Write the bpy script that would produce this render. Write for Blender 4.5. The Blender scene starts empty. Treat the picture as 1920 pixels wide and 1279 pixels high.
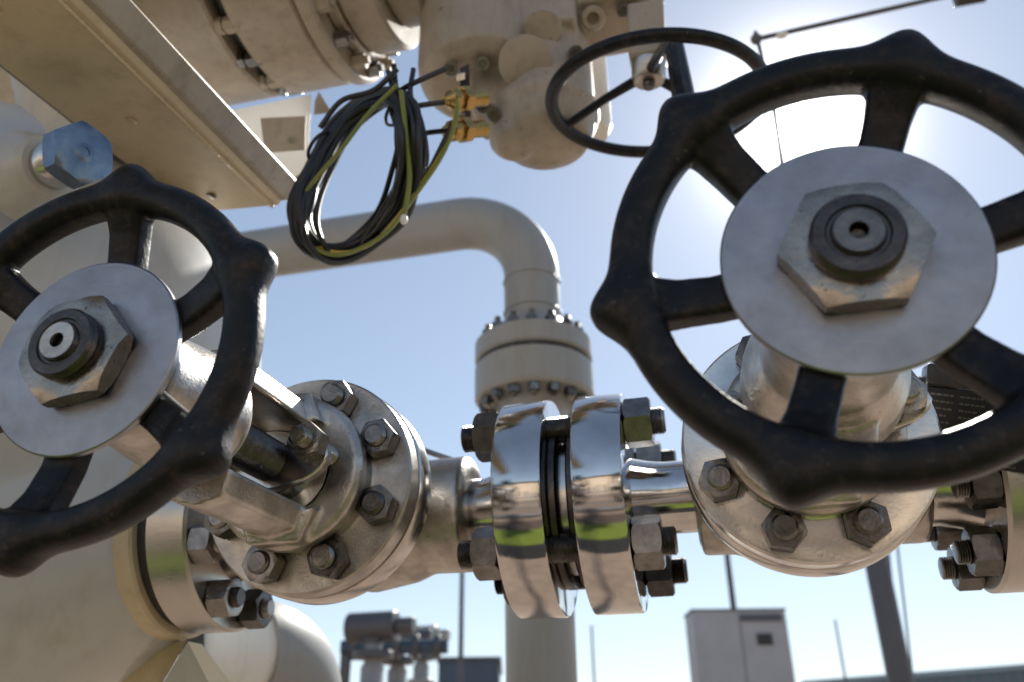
import bpy, bmesh, math, random
from mathutils import Vector, Matrix
random.seed(7)
R = math.radians
PI = math.pi
sc = bpy.context.scene
C = sc.collection
ZL = 1.95                                   # height of the process line above ground
# ---------------------------------------------------------------- camera
F = 1624.4
RT = Vector((0.97212349, 0.23420325, -0.0111694))
UP = Vector((0.11646955, -0.44099694, 0.8899194))
FW = Vector((-0.20349635, 0.86641245, 0.45598103))
CAM = Vector((0.46721449, -1.12926035, -0.33482525 + ZL))
cd = bpy.data.cameras.new('camera'); cam = bpy.data.objects.new('camera', cd); C.objects.link(cam)
m = Matrix((RT, UP, -FW)).transposed().to_4x4(); m.translation = CAM
cam.matrix_world = m
cd.sensor_width = 36; cd.lens = F * 36 / 1920; cd.clip_start = 0.02; cd.clip_end = 3000
cd.dof.use_dof = True; cd.dof.focus_distance = 0.84; cd.dof.aperture_fstop = 5.0; cd.dof.aperture_blades = 9
sc.camera = cam
# ---------------------------------------------------------------- world, sun, exposure
SUN = Vector((0.13707687, 0.77220543, 0.62041011)).normalized()
el = math.asin(SUN.z); az = math.atan2(SUN.x, SUN.y)
w = bpy.data.worlds.new('World'); sc.world = w; w.use_nodes = True
nt = w.node_tree; nt.nodes.clear()
out = nt.nodes.new('ShaderNodeOutputWorld'); bg = nt.nodes.new('ShaderNodeBackground')
sky = nt.nodes.new('ShaderNodeTexSky'); sky.sky_type = 'NISHITA'; sky.sun_disc = False
sky.sun_elevation = el; sky.sun_rotation = az
sky.air_density = 1.0; sky.dust_density = 0.15; sky.ozone_density = 1.4; sky.altitude = 50
bg.inputs['Strength'].default_value = 0.092
hs = nt.nodes.new('ShaderNodeHueSaturation'); hs.inputs['Saturation'].default_value = .90; gm = nt.nodes.new('ShaderNodeGamma'); gm.inputs['Gamma'].default_value = .75
nt.links.new(sky.outputs[0], gm.inputs['Color']); nt.links.new(gm.outputs[0], hs.inputs['Color'])
# the bright aureole of the sun itself in the sky (world direction only)
tcw = nt.nodes.new('ShaderNodeTexCoord'); dt = nt.nodes.new('ShaderNodeVectorMath'); dt.operation = 'DOT_PRODUCT'; dt.inputs[1].default_value = SUN
nt.links.new(tcw.outputs['Generated'], dt.inputs[0])
mxw = nt.nodes.new('ShaderNodeMath'); mxw.operation = 'MAXIMUM'; mxw.inputs[1].default_value = 0; nt.links.new(dt.outputs['Value'], mxw.inputs[0])
acc = hs.outputs['Color']
for pw, st_ in ((7000, 260.0), (420, 17.0), (70, 1.0)):
    p_ = nt.nodes.new('ShaderNodeMath'); p_.operation = 'POWER'; p_.inputs[1].default_value = pw; nt.links.new(mxw.outputs[0], p_.inputs[0])
    m_ = nt.nodes.new('ShaderNodeVectorMath'); m_.operation = 'SCALE'; m_.inputs[0].default_value = (1, .97, .9); nt.links.new(p_.outputs[0], m_.inputs['Scale'])
    k_ = nt.nodes.new('ShaderNodeVectorMath'); k_.operation = 'SCALE'; k_.inputs['Scale'].default_value = st_; nt.links.new(m_.outputs[0], k_.inputs[0])
    a_ = nt.nodes.new('ShaderNodeVectorMath'); a_.operation = 'ADD'; nt.links.new(acc, a_.inputs[0]); nt.links.new(k_.outputs[0], a_.inputs[1]); acc = a_.outputs[0]
nt.links.new(acc, bg.inputs[0]); nt.links.new(bg.outputs[0], out.inputs[0])
sl = bpy.data.lights.new('sun', 'SUN'); sl.energy = 3.5; sl.angle = R(0.5); sl.color = (1, .95, .86)
so = bpy.data.objects.new('sun', sl); C.objects.link(so)
so.rotation_euler = SUN.to_track_quat('Z', 'Y').to_euler()
vs = sc.view_settings; vs.view_transform = 'Standard'; vs.look = 'None'; vs.exposure = 1.25; vs.gamma = 1

# ---------------------------------------------------------------- helpers
def at(px, py, d):
    return CAM + d * (FW + RT * ((px - 960) / F) + UP * ((640 - py) / F))

def tag(o, label=None, cat=None, group=None, kind=None):
    if label: o['label'] = label
    if cat: o['category'] = cat
    if group: o['group'] = group
    if kind: o['kind'] = kind
    return o

def thing(name, label, cat, mat=None, group=None, loc=None):
    o = bpy.data.objects.new(name, None); C.objects.link(o)
    o.empty_display_size = .05
    if mat is not None: o.matrix_world = mat
    elif loc is not None: o.location = loc
    return tag(o, label, cat, group)

def frame(origin, z, x=None):
    z = Vector(z).normalized()
    x = Vector(x) if x is not None else (Vector((1, 0, 0)) if abs(z.x) < .9 else Vector((0, 0, 1)))
    x = (x - z * x.dot(z)).normalized(); y = z.cross(x)
    mm = Matrix((x, y, z)).transposed().to_4x4(); mm.translation = Vector(origin); return mm

def obj(name, bm, mat, parent=None, smooth=35, remesh=None, smoothit=0, bevel=None, M=None):
    me = bpy.data.meshes.new(name)
    bmesh.ops.recalc_face_normals(bm, faces=bm.faces)
    bm.to_mesh(me); bm.free()
    me.materials.append(mat)
    for p in me.polygons: p.use_smooth = smooth > 0
    if smooth > 0 and not remesh: me.set_sharp_from_angle(angle=R(smooth))
    o = bpy.data.objects.new(name, me); C.objects.link(o)
    if parent: o.parent = parent
    if M is not None: o.matrix_basis = M
    if bevel:
        b = o.modifiers.new('bevel', 'BEVEL'); b.width = bevel; b.segments = 2; b.limit_method = 'ANGLE'; b.angle_limit = R(40)
        b.harden_normals = False
    if remesh:
        r = o.modifiers.new('remesh', 'REMESH'); r.mode = 'VOXEL'; r.voxel_size = remesh; r.use_smooth_shade = True
        if smoothit:
            s = o.modifiers.new('smooth', 'SMOOTH'); s.factor = .5; s.iterations = smoothit
    return o

def lathe(bm, prof, M=None, n=64, cap=True):
    """profile of (r, z) revolved about local z; closed end caps"""
    M = M or Matrix()
    rings = []
    for r, z in prof:
        rings.append([bm.verts.new(M @ Vector((r * math.cos(2 * PI * i / n), r * math.sin(2 * PI * i / n), z))) for i in range(n)])
    for a, b in zip(rings, rings[1:]):
        for i in range(n):
            j = (i + 1) % n; bm.faces.new((a[i], a[j], b[j], b[i]))
    if cap:
        bm.faces.new(rings[0]); bm.faces.new(rings[-1])
    return bm

def ringlathe(bm, prof, M=None, n=64):
    """closed profile loop revolved about z (a tube / ring)"""
    M = M or Matrix(); rings = []
    for r, z in prof:
        rings.append([bm.verts.new(M @ Vector((r * math.cos(2 * PI * i / n), r * math.sin(2 * PI * i / n), z))) for i in range(n)])
    for k in range(len(rings)):
        a, b = rings[k], rings[(k + 1) % len(rings)]
        for i in range(n):
            j = (i + 1) % n; bm.faces.new((a[i], a[j], b[j], b[i]))
    return bm

def cyl(bm, r, z0, z1, M=None, n=32, ch=None):
    ch = min(r, abs(z1 - z0)) * .08 if ch is None else ch
    return lathe(bm, [(r - ch, z0), (r, z0 + ch), (r, z1 - ch), (r - ch, z1)], M, n)

def hexa(bm, r, z0, z1, M=None, ph=0, n=6):
    """hexagonal nut with chamfered ends: corners at radius r"""
    M = M or Matrix(); h = z1 - z0; ri = r * .9
    import math as q
    seg = 5
    def ring(z, rad, clip):
        vs_ = []
        for i in range(n):
            a0 = ph + 2 * PI * i / n; a1 = ph + 2 * PI * (i + 1) / n
            p0 = Vector((q.cos(a0), q.sin(a0), 0)) * rad; p1 = Vector((q.cos(a1), q.sin(a1), 0)) * rad
            for s in range(seg):
                p = p0.lerp(p1, s / seg)
                if clip and p.length > clip: p = p.normalized() * clip
                vs_.append(p + Vector((0, 0, z)))
        return vs_
    # the chamfer: corners drop where they are beyond the clip circle
    rings = []
    def chz(p, top):
        over = max(0, p.length - r * .9) * .9
        return Vector((p.x, p.y, (z1 - over) if top else (z0 + over)))
    bot_in = ring(z0, r * .9, r * .86 if False else None)
    full = ring(0, r, None)
    rings.append([Vector((p.x * .86, p.y * .86, z0)).xyz for p in full])
    rings.append([chz(p, False) for p in full])
    rings.append([chz(p, True) for p in full])
    rings.append([Vector((p.x * .86, p.y * .86, z1)).xyz for p in full])
    vv = [[bm.verts.new(M @ p) for p in rg] for rg in rings]
    k = n * seg
    for a, b in zip(vv, vv[1:]):
        for i in range(k):
            j = (i + 1) % k; bm.faces.new((a[i], a[j], b[j], b[i]))
    bm.faces.new(vv[0]); bm.faces.new(vv[-1])
    return bm

def threaded(bm, r, z0, z1, M=None, pitch=.003, n=20):
    prof = [(r * .8, z0)]; z = z0 + .0005; k = 0
    while z < z1 - pitch * .6:
        prof.append((r if k % 2 else r * .9, z)); z += pitch / 2; k += 1
    prof += [(r * .85, z1 - .001), (r * .78, z1)]
    return lathe(bm, prof, M, n)

def box(bm, x0, x1, y0, y1, z0, z1, M=None):
    M = M or Matrix()
    v = [bm.verts.new(M @ Vector(p)) for p in ((x0, y0, z0), (x1, y0, z0), (x1, y1, z0), (x0, y1, z0), (x0, y0, z1), (x1, y0, z1), (x1, y1, z1), (x0, y1, z1))]
    for f in ((0, 3, 2, 1), (4, 5, 6, 7), (0, 1, 5, 4), (1, 2, 6, 5), (2, 3, 7, 6), (3, 0, 4, 7)):
        bm.faces.new([v[i] for i in f])
    return bm

def prism(bm, pts, z0, z1, M=None):
    M = M or Matrix()
    a = [bm.verts.new(M @ Vector((x, y, z0))) for x, y in pts]; b = [bm.verts.new(M @ Vector((x, y, z1))) for x, y in pts]
    bm.faces.new(a); bm.faces.new(b)
    for i in range(len(pts)):
        j = (i + 1) % len(pts); bm.faces.new((a[i], a[j], b[j], b[i]))
    return bm

def tube(bm, pts, r, n=12, closed=False):
    pts = [Vector(p) for p in pts]; N = len(pts); rings = []
    t0 = (pts[1] - pts[0]).normalized()
    u = t0.orthogonal().normalized()
    for i, p in enumerate(pts):
        if closed: t = (pts[(i + 1) % N] - pts[i - 1]).normalized()
        else: t = (pts[min(i + 1, N - 1)] - pts[max(i - 1, 0)]).normalized()
        u = (u - t * u.dot(t)).normalized(); v = t.cross(u)
        rr = r[i] if isinstance(r, (list, tuple)) else r
        rings.append([bm.verts.new(p + (u * math.cos(2 * PI * k / n) + v * math.sin(2 * PI * k / n)) * rr) for k in range(n)])
    for i in range(N if closed else N - 1):
        a, b = rings[i], rings[(i + 1) % N]
        for k in range(n):
            j = (k + 1) % n; bm.faces.new((a[k], a[j], b[j], b[k]))
    if not closed: bm.faces.new(rings[0]); bm.faces.new(rings[-1])
    return bm

def spline(pts, n=12):
    P = [Vector(p) for p in pts]; P = [P[0] * 2 - P[1]] + P + [P[-1] * 2 - P[-2]]; o = []
    for i in range(1, len(P) - 2):
        for k in range(n):
            t = k / n; a, b, c, d = P[i - 1:i + 3]
            o.append(.5 * ((2 * b) + (c - a) * t + (2 * a - 5 * b + 4 * c - d) * t * t + (3 * b - a - 3 * c + d) * t ** 3))
    o.append(P[-2]); return o

def sphere(bm, c, r, seg=48, M=None):
    MM = (M or Matrix()) @ Matrix.Translation(Vector(c)) @ (Matrix.Diagonal((*r, 1)) if isinstance(r, (tuple, list)) else Matrix.Scale(r, 4))
    bmesh.ops.create_uvsphere(bm, u_segments=seg, v_segments=seg // 2, radius=1, matrix=MM); return bm

def RX(M=None):
    """frame whose local z runs along +X"""
    return Matrix(((0, 0, 1, 0), (1, 0, 0, 0), (0, 1, 0, 0), (0, 0, 0, 1)))

# ---------------------------------------------------------------- materials
def mat(name, col, rough=.5, metal=0, var=.15, scale=8, bump=0, bscale=60, rvar=.1, col2=None, spots=0, spotcol=(.1, .09, .08), coat=0, aniso=None, spec=None):
    m = bpy.data.materials.new(name); m.use_nodes = True; n = m.node_tree; b = n.nodes['Principled BSDF']
    L = n.links.new
    tc = n.nodes.new('ShaderNodeTexCoord')
    noi = n.nodes.new('ShaderNodeTexNoise'); noi.inputs['Scale'].default_value = scale; noi.inputs['Detail'].default_value = 6; noi.inputs['Roughness'].default_value = .6
    L(tc.outputs['Object'], noi.inputs['Vector'])
    rp = n.nodes.new('ShaderNodeValToRGB'); rp.color_ramp.elements[0].position = .3; rp.color_ramp.elements[1].position = .72
    c2 = col2 or tuple(c * (1 - var) for c in col)
    rp.color_ramp.elements[0].color = (*c2, 1); rp.color_ramp.elements[1].color = (*[min(1, c * (1 + var * .5)) for c in col], 1)
    L(noi.outputs['Fac'], rp.inputs['Fac'])
    src = rp.outputs['Color']
    if spots:
        vo = n.nodes.new('ShaderNodeTexNoise'); vo.inputs['Scale'].default_value = scale * 6; vo.inputs['Detail'].default_value = 3
        L(tc.outputs['Object'], vo.inputs['Vector'])
        r2 = n.nodes.new('ShaderNodeValToRGB'); r2.color_ramp.elements[0].position = .69 - spots * .1; r2.color_ramp.elements[1].position = .74 - spots * .1
        L(vo.outputs['Fac'], r2.inputs['Fac'])
        mx = n.nodes.new('ShaderNodeMix'); mx.data_type = 'RGBA'; mx.inputs['B'].default_value = (*spotcol, 1)
        L(r2.outputs['Color'], mx.inputs['Factor']); L(src, mx.inputs['A']); src = mx.outputs['Result']
    L(src, b.inputs['Base Color'])
    b.inputs['Metallic'].default_value = metal
    mr = n.nodes.new('ShaderNodeMapRange'); mr.inputs['To Min'].default_value = max(.02, rough - rvar); mr.inputs['To Max'].default_value = rough + rvar
    n2 = n.nodes.new('ShaderNodeTexNoise'); n2.inputs['Scale'].default_value = scale * 2.3; n2.inputs['Detail'].default_value = 5
    L(tc.outputs['Object'], n2.inputs['Vector']); L(n2.outputs['Fac'], mr.inputs['Value']); L(mr.outputs['Result'], b.inputs['Roughness'])
    if bump:
        n3 = n.nodes.new('ShaderNodeTexNoise'); n3.inputs['Scale'].default_value = bscale; n3.inputs['Detail'].default_value = 4
        mp = n.nodes.new('ShaderNodeMapping')
        if aniso: mp.inputs['Scale'].default_value = aniso
        L(tc.outputs['Object'], mp.inputs['Vector']); L(mp.outputs['Vector'], n3.inputs['Vector'])
        bp = n.nodes.new('ShaderNodeBump'); bp.inputs['Strength'].default_value = bump; bp.inputs['Distance'].default_value = .002
        L(n3.outputs['Fac'], bp.inputs['Height']); L(bp.outputs['Normal'], b.inputs['Normal'])
    if coat: b.inputs['Coat Weight'].default_value = coat; b.inputs['Coat Roughness'].default_value = .12
    if spec is not None: b.inputs['Specular IOR Level'].default_value = spec
    return m

black = mat('black_paint', (.005, .0055, .0075), .4, spec=.28, bump=.2, bscale=260, var=.4, scale=30, rvar=.1, spots=.02, spotcol=(.05, .05, .05))
washer_m = mat('zinc_plate', (.36, .37, .40), .40, 1, var=.22, scale=24, spots=-.25, spotcol=(.36, .36, .40), rvar=.1, bump=.12, bscale=90)
stem_m = mat('oiled_steel', (.10, .09, .085), .3, 1, var=.4, scale=60, bump=.25, bscale=240)
nut_m = mat('dull_steel', (.34, .31, .27), .27, 1, var=.35, scale=40, bump=.15, bscale=200, rvar=.12, spots=.3)
bolt_m = mat('dark_steel', (.21, .20, .19), .32, 1, var=.4, scale=60, bump=.25, bscale=240, rvar=.12)
cast_m = mat('cast_stainless', (.52, .485, .44), .36, 1, var=.42, scale=26, bump=.24, bscale=300, rvar=.12, spots=.1, spotcol=(.3, .24, .2))
mach_m = mat('machined_steel', (.62, .60, .57), .21, 1, var=.26, scale=20, bump=.07, bscale=240, rvar=.08, spots=.1, spotcol=(.4, .36, .32))
polish_m = mat('polished_steel', (.62, .61, .60), .085, 1, var=.18, scale=20, bump=.06, bscale=400, rvar=.03, aniso=(3, .12, .12))
ring_m = mat('brushed_steel', (.52, .50, .46), .3, 1, var=.12, scale=12, bump=.12, bscale=90, aniso=(1, 1, 10))
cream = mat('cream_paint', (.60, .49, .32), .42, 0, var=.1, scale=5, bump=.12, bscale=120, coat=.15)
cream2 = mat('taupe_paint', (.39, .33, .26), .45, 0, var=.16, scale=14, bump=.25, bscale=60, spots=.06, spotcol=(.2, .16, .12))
greyp = mat('stone_grey_paint', (.30, .305, .305), .42, 0, var=.07, scale=4, bump=.05)
vesp = mat('pale_grey_paint', (.50, .50, .49), .3, 0, var=.07, scale=3, bump=.06, bscale=90, coat=.3)
rubber = mat('cable_black', (.02, .021, .024), .4, 0, scale=30)
cgreen = mat('cable_green', (.12, .20, .05), .4, 0, scale=26, col2=(.26, .24, .04))
cyel = mat('cable_yellow', (.62, .42, .04), .4, 0, scale=30)
brass = mat('brass', (.5, .33, .12), .28, 1, scale=40, var=.3)
darkm = mat('dark_gap', (.03, .03, .03), .6)
white_m = mat('white_paint', (.78, .77, .73), .4, scale=4, var=.06)
bluem = mat('dark_blue_cladding', (.05, .08, .12), .5, scale=2)
wallg = mat('grey_cladding', (.20, .20, .21), .6, scale=1.2, var=.12)
polem = mat('pole_steel', (.10, .10, .11), .5, .3, scale=3)

bn = polish_m.node_tree; bs = bn.nodes['Principled BSDF']; bs.inputs['Anisotropic'].default_value = .9; bs.inputs['Anisotropic Rotation'].default_value = .25
tg = bn.nodes.new('ShaderNodeTangent'); tg.direction_type = 'RADIAL'; tg.axis = 'X'; bn.links.new(tg.outputs[0], bs.inputs['Tangent'])

n_ = washer_m.node_tree; b_ = n_.nodes['Principled BSDF']
tc = n_.nodes.new('ShaderNodeTexCoord'); ln = n_.nodes.new('ShaderNodeVectorMath'); ln.operation = 'LENGTH'; mpw = n_.nodes.new('ShaderNodeMapping'); mpw.inputs['Scale'].default_value = (1, 1, 0)
nz = n_.nodes.new('ShaderNodeTexNoise'); nz.noise_dimensions = '1D'; nz.inputs['Scale'].default_value = 900; nz.inputs['Detail'].default_value = 3
n_.links.new(tc.outputs['Object'], mpw.inputs['Vector']); n_.links.new(mpw.outputs[0], ln.inputs[0]); n_.links.new(ln.outputs['Value'], nz.inputs['W'])
bpw = n_.nodes.new('ShaderNodeBump'); bpw.inputs['Strength'].default_value = .3; bpw.inputs['Distance'].default_value = .0004
n_.links.new(nz.outputs['Fac'], bpw.inputs['Height']); n_.links.new(b_.inputs['Normal'].links[0].from_socket, bpw.inputs['Normal']); n_.links.new(bpw.outputs[0], b_.inputs['Normal'])
# scratches and dark smudges
vz = n_.nodes.new('ShaderNodeTexNoise'); vz.inputs['Scale'].default_value = 55; vz.inputs['Detail'].default_value = 8; vz.inputs['Distortion'].default_value = .6
n_.links.new(tc.outputs['Object'], vz.inputs['Vector'])
rz = n_.nodes.new('ShaderNodeValToRGB'); rz.color_ramp.elements[0].position = .58; rz.color_ramp.elements[1].position = .85
mw = n_.nodes.new('ShaderNodeMix'); mw.data_type = 'RGBA'; mw.inputs['B'].default_value = (.27, .26, .27, 1)
src = b_.inputs['Base Color'].links[0].from_socket
n_.links.new(vz.outputs['Fac'], rz.inputs['Fac']); n_.links.new(rz.outputs[0], mw.inputs['Factor']); n_.links.new(src, mw.inputs['A']); n_.links.new(mw.outputs['Result'], b_.inputs['Base Color'])
plug_m = mat('blued_steel', (.16, .20, .26), .22, 1, var=.35, scale=30, bump=.1, bscale=200)
# every nut, stud and bolt weathers a little differently
for mm_ in (bolt_m,):
    n_ = mm_.node_tree; b_ = n_.nodes['Principled BSDF']; src = b_.inputs['Base Color'].links[0].from_socket
    oi = n_.nodes.new('ShaderNodeObjectInfo'); mr_ = n_.nodes.new('ShaderNodeMapRange'); mr_.inputs['To Min'].default_value = .45; mr_.inputs['To Max'].default_value = 1.5
    sc2 = n_.nodes.new('ShaderNodeVectorMath'); sc2.operation = 'SCALE'
    n_.links.new(oi.outputs['Random'], mr_.inputs['Value']); n_.links.new(src, sc2.inputs[0]); n_.links.new(mr_.outputs[0], sc2.inputs['Scale']); n_.links.new(sc2.outputs[0], b_.inputs['Base Color'])
# dirt runs and rust bloom on the painted surfaces
def weather(m_, amount, col, sc_=3.0):
    n_ = m_.node_tree; b_ = n_.nodes['Principled BSDF']; src = b_.inputs['Base Color'].links[0].from_socket
    tc = n_.nodes.new('ShaderNodeTexCoord'); mp = n_.nodes.new('ShaderNodeMapping'); mp.inputs['Scale'].default_value = (sc_ * 3, sc_ * 3, sc_ * .5)
    no = n_.nodes.new('ShaderNodeTexNoise'); no.inputs['Scale'].default_value = 2.2; no.inputs['Detail'].default_value = 9; no.inputs['Roughness'].default_value = .68
    rp = n_.nodes.new('ShaderNodeValToRGB'); rp.color_ramp.elements[0].position = .50; rp.color_ramp.elements[1].position = .74
    mx = n_.nodes.new('ShaderNodeMix'); mx.data_type = 'RGBA'; mx.inputs['B'].default_value = (*col, 1)
    ml = n_.nodes.new('ShaderNodeMath'); ml.operation = 'MULTIPLY'; ml.inputs[1].default_value = amount
    L = n_.links.new; L(tc.outputs['Object'], mp.inputs['Vector']); L(mp.outputs[0], no.inputs['Vector']); L(no.outputs['Fac'], rp.inputs['Fac'])
    L(rp.outputs['Color'], ml.inputs[0]); L(ml.outputs[0], mx.inputs['Factor']); L(src, mx.inputs['A']); L(mx.outputs['Result'], b_.inputs['Base Color'])
weather(cream, .55, (.30, .22, .13)); weather(cream2, .65, (.20, .15, .10), 5); weather(greyp, .5, (.22, .19, .15)); weather(vesp, .5, (.30, .26, .18), 2)
weather(black, .5, (.07, .052, .042), 12); weather(white_m, .4, (.45, .4, .32))
panel_m = bpy.data.materials.new('translucent_sheet'); panel_m.use_nodes = True
n_ = panel_m.node_tree; b_ = n_.nodes['Principled BSDF']; b_.inputs['Base Color'].default_value = (.75, .74, .72, 1); b_.inputs['Roughness'].default_value = .5
tl = n_.nodes.new('ShaderNodeBsdfTranslucent'); tl.inputs['Color'].default_value = (.7, .69, .67, 1); ms = n_.nodes.new('ShaderNodeMixShader'); ms.inputs['Fac'].default_value = .55
nz = n_.nodes.new('ShaderNodeTexNoise'); nz.inputs['Scale'].default_value = 12; rz = n_.nodes.new('ShaderNodeMapRange'); rz.inputs['To Min'].default_value = .35; rz.inputs['To Max'].default_value = .6
n_.links.new(nz.outputs['Fac'], rz.inputs['Value']); n_.links.new(rz.outputs[0], b_.inputs['Roughness'])
n_.links.new(b_.outputs[0], ms.inputs[1]); n_.links.new(tl.outputs[0], ms.inputs[2]); n_.links.new(ms.outputs[0], n_.nodes['Material Output'].inputs['Surface'])

# ================================================================ SETTING
def groundmat():
    m = mat('gravel', (.27, .20, .15), .9, var=.35, scale=3, bump=.6, bscale=30)
    return m
bm = bmesh.new(); box(bm, -400, 400, -300, 500, -.2, 0); tag(obj('ground', bm, groundmat(), smooth=0), kind='structure')
bm = bmesh.new(); box(bm, -30, 30, -2.55, -1.5, .002, .03); tag(obj('reflect_strip_green', bm, mat('strip_green', (.15, .19, .025), .8, var=.3, scale=20, bump=.5), smooth=0), kind='structure')  # green strip added out of view for a green reflection in the flanges
strip_dark_m = mat('strip_dark', (.022, .021, .02), .85, scale=6)
bm = bmesh.new(); box(bm, -30, 30, -1.47, -.85, .002, .05); tag(obj('path', bm, strip_dark_m, smooth=0), kind='structure')  # unseen dark strip, added to give the flanges a dark reflected band
bm = bmesh.new(); box(bm, -60, 60, -3.6, -2.6, .002, .02); tag(obj('reflect_strip_brown', bm, mat('strip_brown', (.09, .065, .05), .85, scale=6), smooth=0), kind='structure')  # brown strip added behind the camera to darken one band of the reflections

# ================================================================ VALVES
def stud(parent, x, y, z0, zn, ze, rs, rn, ph=0, bm_=bolt_m, label=None):
    """stud from z0 to ze with a hex nut ending at zn"""
    b = bmesh.new(); threaded(b, rs, z0, ze, Matrix.Translation((x, y, 0)), pitch=.0028)
    s = obj('stud_bolt', b, bm_, parent)
    b = bmesh.new(); hexa(b, rn, zn - .022, zn, Matrix.Translation((x, y, 0)), ph)
    obj('hex_nut', b, bm_, s)
    return s

def handwheel(parent, z, phase):
    M = Matrix.Translation((0, 0, z)) @ Matrix.Rotation(phase, 4, 'Z')
    b = bmesh.new(); n = 180
    rings = []
    for i in range(n):
        a = 2 * PI * i / n
        d = abs(((a / (PI / 3)) + .5) % 1 - .5) * (PI / 3)
        bump = math.exp(-(d / .115) ** 2)
        rc = .1405 + .0055 * bump; hw = .0145 + .007 * bump; hh = .0155 + .0035 * bump
        ring = []
        for k in range(20):
            t = 2 * PI * k / 20; cx, sx = math.cos(t), math.sin(t)
            e = lambda q: math.copysign(abs(q) ** .8, q)
            rr = rc + e(cx) * hw + (.0045 * bump if cx > 0 else 0)
            ring.append(b.verts.new(M @ Vector((rr * math.cos(a), rr * math.sin(a), e(sx) * hh))))
        rings.append(ring)
    for i in range(n):
        A_, B_ = rings[i], rings[(i + 1) % n]
        for k in range(20):
            j = (k + 1) % 20; b.faces.new((A_[k], B_[k], B_[j], A_[j]))
    for s in range(6):
        Ms = M @ Matrix.Rotation(s * PI / 3, 4, 'Z'); prof = []
        for x, hwid, zc, th in ((.02, .0165, -.023, .011), (.06, .0155, -.022, .0115), (.088, .0150, -.0205, .0115), (.11, .0155, -.014, .012), (.124, .0175, -.007, .0135), (.134, .022, -.001, .0145), (.141, .026, 0, .012)):
            ring = []
            for k in range(16):
                t = 2 * PI * k / 16; e = lambda q: math.copysign(abs(q) ** .45, q)
                ring.append(b.verts.new(Ms @ Vector((x, e(math.cos(t)) * hwid, zc + e(math.sin(t)) * th))))
            prof.append(ring)
        for A_, B_ in zip(prof, prof[1:]):
            for k in range(16):
                j = (k + 1) % 16; b.faces.new((A_[k], A_[j], B_[j], B_[k]))
        b.faces.new(prof[0]); b.faces.new(prof[-1])
    lathe(b, [(.03, -.044), (.05, -.040), (.056, -.028), (.062, -.018), (.058, -.0105)], M, 48)
    return obj('handwheel', b, black, parent, remesh=.0019, smoothit=5)

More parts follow.
